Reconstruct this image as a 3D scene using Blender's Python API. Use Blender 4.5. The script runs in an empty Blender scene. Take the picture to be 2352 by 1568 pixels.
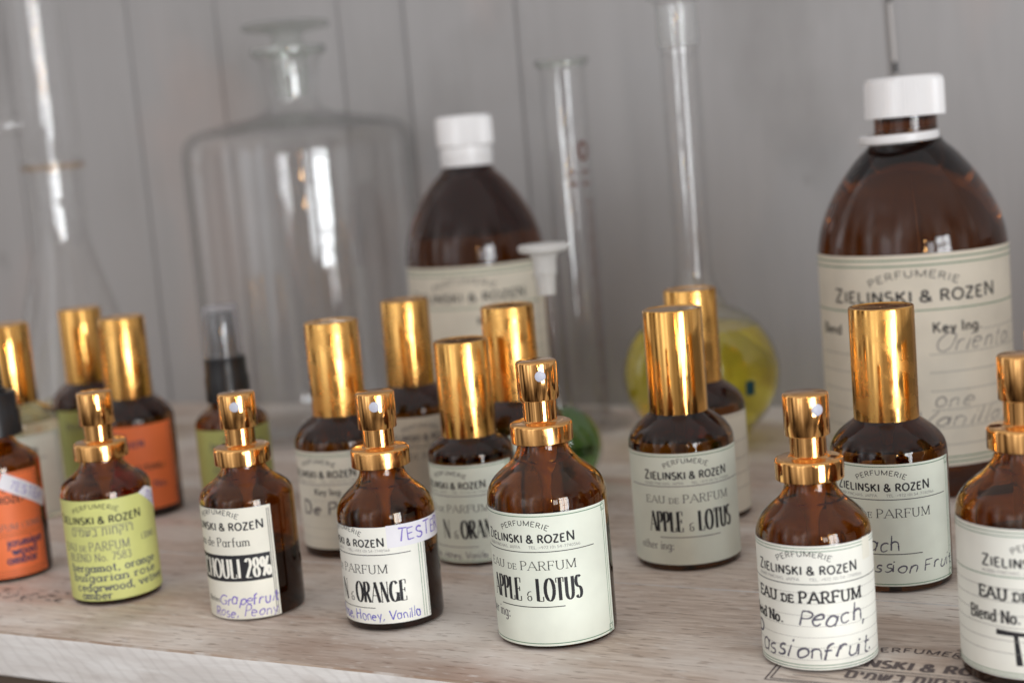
import bpy, bmesh, math, random
from mathutils import Matrix, Vector
random.seed(7)
PI = math.pi
scene = bpy.context.scene
COL = scene.collection
MM = 0.001
XO = 250.0                      # mm, keeps the middle of the shelf near the origin

# ------------------------------------------------------------------ camera
f_px, PITCH, ROLL, YAW = 3348.5, 0.1312, 0.0861, math.radians(28.0)
cam_d = bpy.data.cameras.new('camera'); cam = bpy.data.objects.new('camera', cam_d)
COL.objects.link(cam); scene.camera = cam
cy_, sy_ = math.cos(YAW), math.sin(YAW)
def shelf(v):                   # level camera frame -> shelf frame
    return Vector((cy_*v[0]-sy_*v[1], sy_*v[0]+cy_*v[1], v[2]))
fwd = shelf((0, math.cos(PITCH), -math.sin(PITCH)))
rt0 = shelf((1, 0, 0)); up0 = shelf((0, math.sin(PITCH), math.cos(PITCH)))
rt = rt0*math.cos(ROLL) - up0*math.sin(ROLL)
up = rt0*math.sin(ROLL) + up0*math.cos(ROLL)
CAM = Vector((XO, -352.0, 153.15))*MM
m = Matrix((rt, up, -fwd)).transposed().to_4x4(); m.translation = CAM
cam.matrix_world = m
cam_d.sensor_width = 36.0; cam_d.lens = f_px/2352*36.0
cam_d.clip_start = 0.01; cam_d.clip_end = 50
cam_d.dof.use_dof = True; cam_d.dof.focus_distance = 0.452; cam_d.dof.aperture_fstop = 8.6

# ------------------------------------------------------------------ light: the room behind the camera
world = bpy.data.worlds.new('World'); scene.world = world; world.use_nodes = True
nt = world.node_tree; nt.nodes.clear()
def N(t, tree=None, **kw):
    n = (tree or nt).nodes.new(t)
    for k, v in kw.items(): setattr(n, k, v)
    return n
tc = N('ShaderNodeTexCoord'); sep = N('ShaderNodeSeparateXYZ'); nt.links.new(tc.outputs['Generated'], sep.inputs[0])
com = N('ShaderNodeMapping'); com.inputs['Scale'].default_value = (1, 1, .22); com.inputs['Location'].default_value = (.7, .2, 0)
nt.links.new(tc.outputs['Generated'], com.inputs[0])
noi = N('ShaderNodeTexNoise'); noi.inputs['Scale'].default_value = 3.4; noi.inputs['Detail'].default_value = 1.6
nt.links.new(com.outputs[0], noi.inputs['Vector'])
rmp = N('ShaderNodeValToRGB'); nt.links.new(noi.outputs[0], rmp.inputs[0])
e = rmp.color_ramp.elements
e[0].position = .33; e[0].color = (.035, .026, .02, 1)
e[1].position = .50; e[1].color = (.30, .27, .25, 1)
x = e.new(.60); x.color = (.58, .565, .56, 1)
x = e.new(.68); x.color = (1.15, 1.17, 1.22, 1)
el = N('ShaderNodeValToRGB'); ma = N('ShaderNodeMath', operation='MULTIPLY_ADD'); ma.inputs[1].default_value = .5; ma.inputs[2].default_value = .5
nt.links.new(sep.outputs[2], ma.inputs[0]); nt.links.new(ma.outputs[0], el.inputs[0])
e = el.color_ramp.elements
e[0].position = .30; e[0].color = (.20, .18, .165, 1)
e[1].position = 1.0; e[1].color = (.98, .98, 1.0, 1)
x = e.new(.48); x.color = (.66, .655, .65, 1)
x = e.new(.68); x.color = (1.15, 1.15, 1.15, 1)
mx = N('ShaderNodeMix', data_type='RGBA', blend_type='MULTIPLY'); mx.inputs[0].default_value = 1
zf = N('ShaderNodeMapRange'); zf.inputs[1].default_value = .30; zf.inputs[2].default_value = .75; nt.links.new(sep.outputs[2], zf.inputs[0])
fl_ = N('ShaderNodeMix', data_type='RGBA'); fl_.inputs[7].default_value = (.36, .35, .345, 1)      # plain ceiling
nt.links.new(zf.outputs[0], fl_.inputs[0]); nt.links.new(rmp.outputs[0], fl_.inputs[6])
nt.links.new(fl_.outputs[2], mx.inputs[6]); nt.links.new(el.outputs[0], mx.inputs[7])
bg = N('ShaderNodeBackground'); bg.inputs['Strength'].default_value = 1.55
wo = N('ShaderNodeOutputWorld'); nt.links.new(mx.outputs[2], bg.inputs[0]); nt.links.new(bg.outputs[0], wo.inputs[0])

def area_light(name, loc, target, sx, sy, power, col):
    d = bpy.data.lights.new(name, 'AREA'); d.shape = 'RECTANGLE'; d.size = sx; d.size_y = sy; d.energy = power; d.color = col
    o = bpy.data.objects.new(name, d); COL.objects.link(o)
    o.location = loc
    o.rotation_euler = (Vector(target)-Vector(loc)).to_track_quat('-Z', 'Y').to_euler()
    return o
# a daylight window of 2 x 4 panes, off to the right behind the camera
WIN = Vector((1.38, -0.78, 0.13)); TGT = Vector((0.0, 0.08, 0.06))
wd = (TGT-WIN).normalized(); wr = wd.cross(Vector((0, 0, 1))).normalized(); wu = wr.cross(wd)
for i in range(2):
    for j in range(4):
        p = WIN + wr*((i-.5)*.25) + wu*((j-1.5)*.215)
        area_light('window_pane', p, p+wd, .225, .195, 2.0, (.93, .97, 1.0))
# a second, smaller window further round towards the camera side
W2 = Vector((1.10, -1.12, 0.25)); w2d = (TGT-W2).normalized(); w2r = w2d.cross(Vector((0, 0, 1))).normalized()
for i in range(2):
    p = W2 + w2r*((i-.5)*.12)
    area_light('window_pane', p, p+w2d, .105, .34, .75, (.93, .97, 1.0))
for k, z in enumerate((.50, .36)):
    d = bpy.data.lights.new('shop_bulb', 'POINT'); d.energy = (2.6, 1.6)[k]; d.color = (1, .55, .22); d.shadow_soft_size = .022
    o = bpy.data.objects.new('shop_bulb', d); COL.objects.link(o); o.location = (1.0, -1.35, z)

vs = scene.view_settings
vs.view_transform = 'Standard'; vs.look = 'None'; vs.gamma = 1; vs.exposure = 0.12; vs.use_curve_mapping = False
scene.render.engine = 'CYCLES'
c = scene.cycles
c.max_bounces = 24; c.transmission_bounces = 20; c.glossy_bounces = 10; c.transparent_max_bounces = 40; c.diffuse_bounces = 4
c.use_denoising = True; c.caustics_reflective = True; c.caustics_refractive = True; c.blur_glossy = 0.6
c.sample_clamp_indirect = 6.0

# ------------------------------------------------------------------ materials
def mat(name, col=(.8, .8, .8), rough=.5, metal=0, **kw):
    m = bpy.data.materials.new(name); m.use_nodes = True
    b = m.node_tree.nodes['Principled BSDF']
    b.inputs['Base Color'].default_value = (*col, 1); b.inputs['Roughness'].default_value = rough; b.inputs['Metallic'].default_value = metal
    for k, v in kw.items(): b.inputs[k].default_value = v
    return m
def noise_col(m, c1, c2, scale, vec=(1, 1, 1), detail=4, lo=.35, hi=.65, rough=None):
    t = m.node_tree; b = t.nodes['Principled BSDF']
    co = N('ShaderNodeTexCoord', t); mp = N('ShaderNodeMapping', t); mp.inputs['Scale'].default_value = vec
    t.links.new(co.outputs['Object'], mp.inputs[0])
    n = N('ShaderNodeTexNoise', t); n.inputs['Scale'].default_value = scale; n.inputs['Detail'].default_value = detail
    t.links.new(mp.outputs[0], n.inputs['Vector'])
    r = N('ShaderNodeValToRGB', t); t.links.new(n.outputs[0], r.inputs[0])
    r.color_ramp.elements[0].position = lo; r.color_ramp.elements[0].color = (*c1, 1)
    r.color_ramp.elements[1].position = hi; r.color_ramp.elements[1].color = (*c2, 1)
    t.links.new(r.outputs[0], b.inputs['Base Color'])
    return m, n, r
def gold(name, c, rough, streak=0.0):
    m = mat(name, c, rough, 1.0)
    t = m.node_tree; b = t.nodes['Principled BSDF']
    co = N('ShaderNodeTexCoord', t); mp = N('ShaderNodeMapping', t); mp.inputs['Scale'].default_value = (1, 1, .02)
    t.links.new(co.outputs['Object'], mp.inputs[0])
    n = N('ShaderNodeTexNoise', t); n.inputs['Scale'].default_value = 900; n.inputs['Detail'].default_value = 3
    t.links.new(mp.outputs[0], n.inputs['Vector'])
    bp = N('ShaderNodeBump', t); bp.inputs['Strength'].default_value = streak; bp.inputs['Distance'].default_value = .0002
    t.links.new(n.outputs[0], bp.inputs['Height']); t.links.new(bp.outputs[0], b.inputs['Normal'])
    n2 = N('ShaderNodeTexNoise', t); n2.inputs['Scale'].default_value = 160; n2.inputs['Detail'].default_value = 6
    t.links.new(co.outputs['Object'], n2.inputs['Vector'])
    mr = N('ShaderNodeMapRange', t); oi = N('ShaderNodeObjectInfo', t)
    m1 = N('ShaderNodeMath', t, operation='MULTIPLY_ADD'); m1.inputs[1].default_value = .9; m1.inputs[2].default_value = .45; t.links.new(oi.outputs['Random'], m1.inputs[0])
    m3 = N('ShaderNodeMath', t, operation='MULTIPLY'); t.links.new(m1.outputs[0], m3.inputs[0]); t.links.new(mr.outputs[0], m3.inputs[1])
    mr.inputs[1].default_value = .35; mr.inputs[2].default_value = .65; mr.inputs[3].default_value = rough*.6; mr.inputs[4].default_value = rough*2.2
    t.links.new(n2.outputs[0], mr.inputs[0]); t.links.new(m3.outputs[0], b.inputs['Roughness'])
    return m
M = {}
M['gold'] = gold('anodised_gold', (.83, .46, .135), .14, .004)
M['copper'] = gold('rose_gold', (.88, .475, .17), .10, .0)
def amber(name, c):            # coloured clear glass or liquid; c is the tint of one crossing
    return mat(name, tuple(v*v for v in c), 0.0, 0, **{'Transmission Weight': 1.0, 'IOR': 1.48})
M['amber'] = amber('amber_glass', (.68, .46, .17))
M['amber_dark'] = amber('dark_amber_glass', (.47, .28, .095))
M['amber_deep'] = amber('filled_amber_glass', (.15, .075, .022))
M['brown'] = amber('brown_glass', (.44, .225, .08))
M['brown_deep'] = amber('filled_brown_glass', (.28, .12, .04))
M['straw'] = amber('straw_liquid', (.95, .93, .80))
M['yellow'] = mat('yellow_liquid', (.98, .86, .09), 0.0, 0, **{'Transmission Weight': .85, 'IOR': 1.34})
M['green_l'] = mat('green_liquid', (.15, .32, .09), 0.0, 0, **{'Transmission Weight': .84, 'IOR': 1.34})
def thin(name, tint, edge, rough=0.0, refl=1.0, haze=0.0):
    m = bpy.data.materials.new(name); m.use_nodes = True; t = m.node_tree; t.nodes.clear()
    lw = N('ShaderNodeLayerWeight', t); lw.inputs['Blend'].default_value = .5
    pw = N('ShaderNodeMath', t, operation='POWER'); pw.inputs[1].default_value = 6.0; t.links.new(lw.outputs['Facing'], pw.inputs[0])
    mc = N('ShaderNodeMix', t, data_type='RGBA'); mc.inputs[6].default_value = (*tint, 1); mc.inputs[7].default_value = (*edge, 1)
    t.links.new(pw.outputs[0], mc.inputs[0])
    tr = N('ShaderNodeBsdfTransparent', t); t.links.new(mc.outputs[2], tr.inputs[0])
    gl = N('ShaderNodeBsdfGlossy', t); gl.inputs['Roughness'].default_value = rough
    p5 = N('ShaderNodeMath', t, operation='POWER'); p5.inputs[1].default_value = 5.0; t.links.new(lw.outputs['Facing'], p5.inputs[0])
    fm = N('ShaderNodeMath', t, operation='MULTIPLY_ADD'); fm.inputs[1].default_value = .8; fm.inputs[2].default_value = .042*refl; fm.use_clamp = True
    t.links.new(p5.outputs[0], fm.inputs[0])
    ms = N('ShaderNodeMixShader', t); t.links.new(fm.outputs[0], ms.inputs[0]); t.links.new(tr.outputs[0], ms.inputs[1]); t.links.new(gl.outputs[0], ms.inputs[2])
    if haze:                    # milky plastic or ground glass
        df = N('ShaderNodeBsdfDiffuse', t); df.inputs[0].default_value = (.8, .8, .82, 1)
        m2 = N('ShaderNodeMixShader', t); m2.inputs[0].default_value = haze
        t.links.new(ms.outputs[0], m2.inputs[1]); t.links.new(df.outputs[0], m2.inputs[2]); ms = m2
    o = N('ShaderNodeOutputMaterial', t); t.links.new(ms.outputs[0], o.inputs[0]); return m
M['rim'] = thin('glass_rim', (.90, .92, .90), (.55, .58, .55), .05, 3.0, .07)
M['ground'] = thin('ground_glass', (.95, .96, .95), (.8, .82, .8), .3, 1.2, .16)
M['clear'] = thin('clear_glass', (.998, .998, .998), (.72, .74, .72), 0, 1.25)
M['clear_plastic'] = thin('clear_plastic', (.86, .86, .89), (.75, .75, .78), .12, 2.0, .13)
M['straw_glass'] = thin('straw_glass', (.93, .91, .80), (.45, .42, .30))
M['tube'] = mat('dip_tube_plastic', (.92, .86, .74), .4)
M['white_cap'] = mat('white_plastic', (.88, .88, .89), .32)
M['white_soft'] = mat('milky_plastic', (.88, .88, .86), .35, 0, **{'Transmission Weight': .45, 'IOR': 1.25})
M['nozzle'] = mat('nozzle_plastic', (.50, .52, .62), .45)
M['black_p'] = mat('black_plastic', (.012, .012, .014), .32)
def paper(name, c):
    m = mat(name, c, .55); noise_col(m, tuple(v*.90 for v in c), tuple(min(1, v*1.03) for v in c), 55, detail=7, lo=.3, hi=.6)
    return m
M['mint'] = paper('mint_paper', (.76, .80, .70)); M['cream'] = paper('cream_paper', (.80, .78, .68)); M['ivory'] = paper('ivory_paper', (.84, .84, .77))
M['old'] = paper('aged_paper', (.73, .68, .57)); M['lime'] = paper('lime_paper', (.62, .64, .22)); M['orange'] = paper('orange_paper', (.86, .19, .055))
M['white'] = paper('white_sticker', (.78, .77, .82)); M['olive'] = paper('olive_paper', (.42, .44, .14))
M['ink'] = mat('black_ink', (.012, .012, .016), .6); M['grey'] = mat('grey_ink', (.13, .12, .13), .6); M['green'] = mat('green_ink', (.10, .22, .13), .6)
M['blue'] = mat('blue_pen', (.10, .09, .50), .5); M['violet'] = mat('violet_pen', (.20, .15, .52), .5); M['pencil'] = mat('pen_grey', (.09, .085, .12), .5)
M['dot'] = mat('dotted_ink', (.28, .27, .25), .6); M['brown_ink'] = mat('brown_print', (.12, .035, .02), .5); M['pale'] = mat('pale_ink', (.82, .80, .72), .6)
M['navy'] = mat('navy_ink', (.025, .03, .10), .55); M['stamp'] = mat('stamp_ink', (.12, .095, .095), .8); M['teal'] = mat('teal_print', (.01, .09, .12), .5)
M['cord'] = mat('cord', (.55, .53, .52), .6); M['cord_dark'] = mat('cord_dark', (.03, .03, .03), .6)

# ------------------------------------------------------------------ mesh helpers
def link(name, me, mats, parent=None, loc=None):
    o = bpy.data.objects.new(name, me); COL.objects.link(o)
    for mm in mats: me.materials.append(mm)
    if parent: o.parent = parent
    if loc: o.location = loc
    return o
def tag(o, label=None, cat=None, group=None, kind=None):
    if label: o['label'] = label
    if cat: o['category'] = cat
    if group: o['group'] = group
    if kind: o['kind'] = kind
    return o
def smooth(me, ang=35):
    me.shade_smooth(); me.set_sharp_from_angle(angle=math.radians(ang))
def spline(pts, n=6):
    """Catmull-Rom through (r,z) points"""
    out = []
    for i in range(len(pts)-1):
        p0 = pts[max(0, i-1)]; p1 = pts[i]; p2 = pts[i+1]; p3 = pts[min(len(pts)-1, i+2)]
        for k in range(n):
            t = k/n; q = []
            for a in range(2):
                q.append(.5*(2*p1[a]+(p2[a]-p0[a])*t+(2*p0[a]-5*p1[a]+4*p2[a]-p3[a])*t*t+(3*p1[a]-p0[a]-3*p2[a]+p3[a])*t**3))
            out.append(tuple(q))
    out.append(pts[-1]); return out
def lathe(prof, seg=72, closed=True, ribs=None, mat_z=None):
    """revolve (r,z) mm profile about z. ribs=(z0,z1,depth)."""
    bm = bmesh.new(); rings = []
    for r, z in prof:
        if r < 1e-6: rings.append([bm.verts.new((0, 0, z*MM))]); continue
        ring = []
        for k in range(seg):
            a = 2*PI*k/seg; rr = r
            if ribs and ribs[0] <= z <= ribs[1]: rr = r*(1-ribs[2]*(k % 2))
            ring.append(bm.verts.new((rr*math.cos(a)*MM, rr*math.sin(a)*MM, z*MM)))
        rings.append(ring)
    for i, (a, b) in enumerate(zip(rings, rings[1:])):
        fs = []
        if len(a) == 1 and len(b) == 1: continue
        for k in range(seg):
            k2 = (k+1) % seg
            if len(a) == 1: f = bm.faces.new((a[0], b[k2], b[k]))
            elif len(b) == 1: f = bm.faces.new((a[k], a[k2], b[0]))
            else: f = bm.faces.new((a[k], a[k2], b[k2], b[k]))
            if mat_z is not None and mat_z(i): f.material_index = 1
    if closed: bmesh.ops.recalc_face_normals(bm, faces=bm.faces)
    me = bpy.data.meshes.new('lathe'); bm.to_mesh(me); bm.free(); smooth(me)
    return me

# ------------------------------------------------------------------ single-stroke alphabet, inked at build time
G = {
'A': (.8, '0,0 .4,1;.4,1 .8,0;.14,.34 .66,.34'), 'B': (.66, '.1,0 .1,1;.1,1 .35,1;@.35,.76,.24,.24,90,-90;.1,.52 .35,.52;@.36,.26,.28,.26,90,-90;.1,0 .36,0'),
'C': (.8, '@.42,.5,.38,.5,45,315'), 'D': (.76, '.1,0 .1,1;.1,1 .3,1;@.3,.5,.4,.5,90,-90;.1,0 .3,0'), 'E': (.62, '.1,0 .1,1;.1,1 .56,1;.1,.52 .46,.52;.1,0 .58,0'),
'F': (.58, '.1,0 .1,1;.1,1 .56,1;.1,.52 .46,.52'), 'G': (.84, '@.42,.5,.38,.5,45,335;.52,.42 .8,.42;.76,.42 .76,0'), 'H': (.78, '.1,0 .1,1;.68,0 .68,1;.1,.52 .68,.52'),
'I': (.24, '.12,0 .12,1'), 'J': (.45, '.35,1 .35,.2;@.2,.2,.15,.2,0,-160'), 'K': (.7, '.1,0 .1,1;.62,1 .1,.4;.26,.58 .66,0'), 'L': (.58, '.1,0 .1,1;.1,0 .56,0'),
'M': (.95, '.1,0 .1,1;.1,1 .47,.05;.47,.05 .85,1;.85,1 .85,0'), 'N': (.78, '.1,0 .1,1;.1,1 .68,0;.68,0 .68,1'), 'O': (.84, '@.42,.5,.38,.5,0,360'),
'P': (.62, '.1,0 .1,1;.1,1 .32,1;@.32,.74,.26,.26,90,-90;.1,.48 .32,.48'), 'R': (.68, '.1,0 .1,1;.1,1 .32,1;@.32,.75,.25,.25,90,-90;.1,.5 .32,.5;.32,.5 .64,0'),
'S': (.58, '@.29,.75,.22,.25,40,270;@.29,.25,.24,.25,90,-150'), 'T': (.66, '.33,0 .33,1;.02,1 .64,1'), 'U': (.76, '.1,1 .1,.3;@.38,.3,.28,.3,180,360;.66,.3 .66,1'),
'V': (.76, '0,1 .38,0;.38,0 .76,1'), 'W': (1.05, '0,1 .28,0;.28,0 .52,.9;.52,.9 .77,0;.77,0 1.05,1'), 'Y': (.7, '0,1 .35,.48;.7,1 .35,.48;.35,.48 .35,0'), 'Z': (.64, '.04,1 .58,1;.58,1 .04,0;.04,0 .6,0'),
'&': (.78, '@.32,.77,.17,.22,-50,235;.2,.62 .74,0;.42,.6 .2,.46;@.3,.26,.27,.26,110,330;.53,.13 .68,.45'), '§': (.5, '@.24,.24,.22,.24,0,360;@.38,.56,.36,.42,75,185;.3,.5 .46,.5'),
'0': (.6, '@.3,.5,.25,.5,0,360'), '1': (.34, '.18,0 .18,1;.04,.8 .18,1'), '2': (.58, '@.28,.74,.23,.26,160,-35;.47,.6 .05,0;.05,0 .54,0'), '3': (.56, '@.27,.75,.21,.25,150,-90;@.27,.26,.25,.26,90,-150'),
'4': (.62, '.45,0 .45,1;.45,1 .03,.3;.03,.3 .6,.3'), '5': (.56, '.5,1 .12,1;.12,1 .08,.55;@.27,.32,.25,.32,130,-150'), '6': (.58, '@.3,.27,.24,.27,0,360;@.42,.4,.37,.6,100,190'),
'7': (.56, '.04,1 .54,1;.54,1 .2,0'), '8': (.56, '@.28,.76,.2,.24,0,360;@.28,.26,.24,.26,0,360'), '9': (.58, '@.28,.72,.24,.28,0,360;@.16,.6,.37,.6,-80,10'),
'%': (.95, '@.2,.74,.16,.25,0,360;@.74,.26,.16,.25,0,360;.74,1 .2,0'), '.': (.24, '.12,0 .12,.13'), ',': (.24, '.13,.1 .07,-.16'), ':': (.24, '.12,0 .12,.13;.12,.45 .12,.58'),
'(': (.3, '@.36,.45,.28,.62,130,230'), ')': (.3, '@-.06,.45,.28,.62,50,-50'), '+': (.5, '.05,.45 .45,.45;.25,.22 .25,.68'), '-': (.4, '.06,.4 .34,.4'), '°': (.3, '@.15,.85,.1,.13,0,360'),
'a': (.58, '@.27,.3,.23,.3,0,360;.5,.6 .5,0'), 'b': (.58, '.08,0 .08,1;@.31,.3,.23,.3,0,360'), 'c': (.52, '@.29,.3,.24,.3,45,315'), 'd': (.58, '@.27,.3,.23,.3,0,360;.5,0 .5,1'),
'e': (.54, '.06,.32 .5,.32;@.28,.3,.23,.3,4,315'), 'f': (.36, '.16,0 .16,.78;@.31,.78,.15,.22,180,60;.02,.58 .34,.58'), 'g': (.58, '@.27,.3,.23,.3,0,360;.5,.6 .5,-.1;@.28,-.1,.22,.22,0,-150'),
'h': (.58, '.08,0 .08,1;@.29,.36,.21,.24,180,0;.5,.36 .5,0'), 'i': (.2, '.1,0 .1,.6;.1,.79 .1,.91'), 'j': (.24, '.16,.6 .16,-.1;@.04,-.1,.12,.2,0,-120;.16,.8 .16,.88'), 'k': (.52, '.08,0 .08,1;.44,.6 .08,.22;.2,.34 .48,0'), 'l': (.2, '.1,0 .1,1'),
'm': (.84, '.08,0 .08,.6;@.24,.4,.16,.2,180,0;.4,.4 .4,0;@.58,.4,.18,.2,180,0;.76,.4 .76,0'), 'n': (.56, '.08,0 .08,.6;@.28,.38,.2,.22,180,0;.48,.38 .48,0'), 'o': (.56, '@.28,.3,.24,.3,0,360'),
'p': (.58, '.08,-.3 .08,.6;@.31,.3,.23,.3,0,360'), 'r': (.4, '.1,0 .1,.6;@.3,.36,.2,.24,180,55'), 's': (.44, '@.22,.45,.16,.15,50,270;@.22,.15,.18,.15,90,-150'), 't': (.38, '.16,.9 .16,.14;@.28,.14,.12,.14,180,310;.02,.6 .34,.6'),
'u': (.56, '.08,.6 .08,.24;@.28,.24,.2,.24,180,360;.48,.6 .48,0'), 'v': (.5, '.02,.6 .25,0;.25,0 .48,.6'), 'w': (.76, '.02,.6 .2,0;.2,0 .38,.55;.38,.55 .56,0;.56,0 .74,.6'), 'y': (.52, '.04,.6 .27,.05;.48,.6 .18,-.3'), 'x': (.5, '.04,.6 .46,0;.46,.6 .04,0'), 'z': (.48, '.04,.6 .44,.6;.44,.6 .04,0;.04,0 .46,0'),
'ר': (.6, '.04,1 .5,1;.5,1 .5,0'), 'ו': (.28, '.18,1 .18,0;.03,1 .18,1'), 'ק': (.68, '.04,1 .6,1;.6,1 .45,.3;.12,.62 .12,-.3'), 'ח': (.7, '.1,0 .1,1;.02,1 .62,1;.62,1 .62,0'), 'ת': (.72, '.16,0 .2,1;.04,0 .16,0;.06,1 .64,1;.64,1 .64,0'),
'ב': (.66, '.05,1 .52,1;.52,1 .52,0;.03,0 .62,0'), 'ש': (.8, '.06,1 .14,0;.14,0 .6,.12;.6,.12 .74,1;.42,1 .34,.05'), 'מ': (.7, '.05,1 .18,.7;.06,0 .2,1;.2,1 .58,.9;.58,.9 .62,0;.62,0 .36,0'), 'י': (.26, '.15,1 .15,.6;.02,1 .15,1'), 'ם': (.68, '.1,0 .1,1;.04,1 .6,1;.6,1 .6,0;.1,0 .6,0'),
}
def strokes(ch):
    w, s = G[ch]; out = []
    for part in s.split(';'):
        if part[0] == '@':
            cx, cy, rx, ry, a0, a1 = map(float, part[1:].split(','))
            n = max(4, int(abs(a1-a0)/24))
            out.append(([(cx+rx*math.cos(math.radians(a0+(a1-a0)*k/n)), cy+ry*math.sin(math.radians(a0+(a1-a0)*k/n))) for k in range(n+1)], True))
        else:
            out.append(([tuple(map(float, q.split(','))) for q in part.split()], False))
    return w, out
STY = {  # thick, thin, serif length, slant, wobble
 'sans': (.235, .19, 0, 0, 0), 'light': (.155, .14, 0, 0, 0), 'bold': (.21, .18, 0, 0, 0), 'serif': (.13, .055, .13, 0, 0), 'didone': (.15, .034, .07, 0, 0),
 'type': (.18, .13, .15, 0, .02), 'heavytype': (.22, .15, .17, 0, .02), 'small': (.12, .08, .08, 0, 0), 'hand': (.105, .105, 0, .22, .085), 'pen': (.10, .10, 0, .05, .05), 'marker': (.17, .15, 0, .0, .03), 'faint': (.07, .065, 0, .35, .04)}
def run(text, style, height, width=None, sizes=None):
    """-> list of (polyline mm, widths mm), total width; x from 0"""
    thick, thin, ser, slant, wob = STY[style]; x = 0; items = []
    gap = .14 if style not in ('hand', 'pen') else .08
    for i, ch in enumerate(text):
        s = sizes[i] if sizes else 1.0
        if ch == ' ': x += .38; continue
        w, st = strokes(ch); items.append((x, s, ch, st)); x += (w+gap)*s
    natural = (x-gap)*height; kx = (width/natural) if width else 1.0
    ls = []
    for x0, s, ch, st in items:
        jx, jy = (random.uniform(-wob, wob), random.uniform(-wob, wob)) if wob else (0, 0)
        pen = style in ('hand', 'pen', 'faint', 'marker')
        sl2 = slant+(random.uniform(-.12, .12) if pen else 0); sy2 = random.uniform(.84, 1.14) if pen else 1; pw_ = random.uniform(.8, 1.25) if pen else 1
        def T(p):
            yy = p[1]*s*sy2+jy
            wig = (.025*math.sin(p[1]*9+x0*3), .025*math.sin(p[0]*8+x0*5)) if pen else (0, 0)
            return ((x0+p[0]*s+jx+sl2*yy+wig[0])*height*kx, (yy+wig[1])*height)
        ends = [st_[0][0] for st_ in st]+[st_[0][-1] for st_ in st]
        for pts, curve in st:
            q = [T(p) for p in pts]
            def wd(a, b):
                dx, dy = b[0]-a[0], b[1]-a[1]; l = math.hypot(dx, dy) or 1
                v = abs(dy)/l
                if ch in 'ANVUMW' and not curve and ser and style in ('serif', 'didone'):    # thin up-strokes
                    if (ch == 'A' and (b[0] > a[0]) and abs(dx) > .01 and dy > 0) or (ch in 'NM' and abs(dx) < 1e-6 and (ch == 'N' or a[0] < q[0][0]+.01 and pts[0][0] < .2)): v *= .15
                return (thin+(thick-thin)*v**1.3)*height*(s if s < 1 else 1)
            ws = []
            for k in range(len(q)):
                a = q[max(0, k-1)]; b = q[min(len(q)-1, k+1)]; ws.append(wd(a, b)*(pw_*(.8+.4*math.sin(1.2+2.2*k/max(1, len(q)-1))) if pen else 1))
            ls.append((q, ws))
            if ser and not curve and len(pts) == 2:
                (ax, ay), (bx, by) = pts
                for (ex, ey), (ox, oy) in ((pts[0], pts[1]), (pts[1], pts[0])):
                    vert = abs(ay-by) > .6*abs(ax-bx)
                    n_at = sum(1 for en in ends if abs(en[0]-ex) < .03 and abs(en[1]-ey) < .03)
                    if vert and ey in (0, 1, .6, -.3) and ch not in '1247(+&§%,:.-' and not (ch in 'AVWMNvwy' and n_at > 1 and ch not in 'MN'):
                        c = T((ex, ey)); L = ser*height*min(1.2, max(kx, .55)); t = thin*height*1.15
                        yy = c[1]+(t/2 if ey in (0, -.3) else -t/2)
                        lx = -L if not (n_at > 1 and ch in 'MN' and ex > ox) else 0
                        ls.append(([(c[0]+(-L), yy), (c[0]+L, yy)], [t, t]))
                    elif not vert and abs(ay-by) < .02 and n_at == 1 and ch in 'EFLTZ':
                        c = T((ex, ey)); t = thin*height*1.1; hgt = .2*height*s
                        if ey == 0: seg = [(c[0], c[1]), (c[0], c[1]+hgt)]
                        elif ey == 1: seg = [(c[0], c[1]), (c[0], c[1]-hgt)]
                        else: seg = [(c[0], c[1]-hgt*.5), (c[0], c[1]+hgt*.5)]
                        ls.append((seg, [t*1.3, t*1.3]))
    return ls, natural*kx
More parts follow.
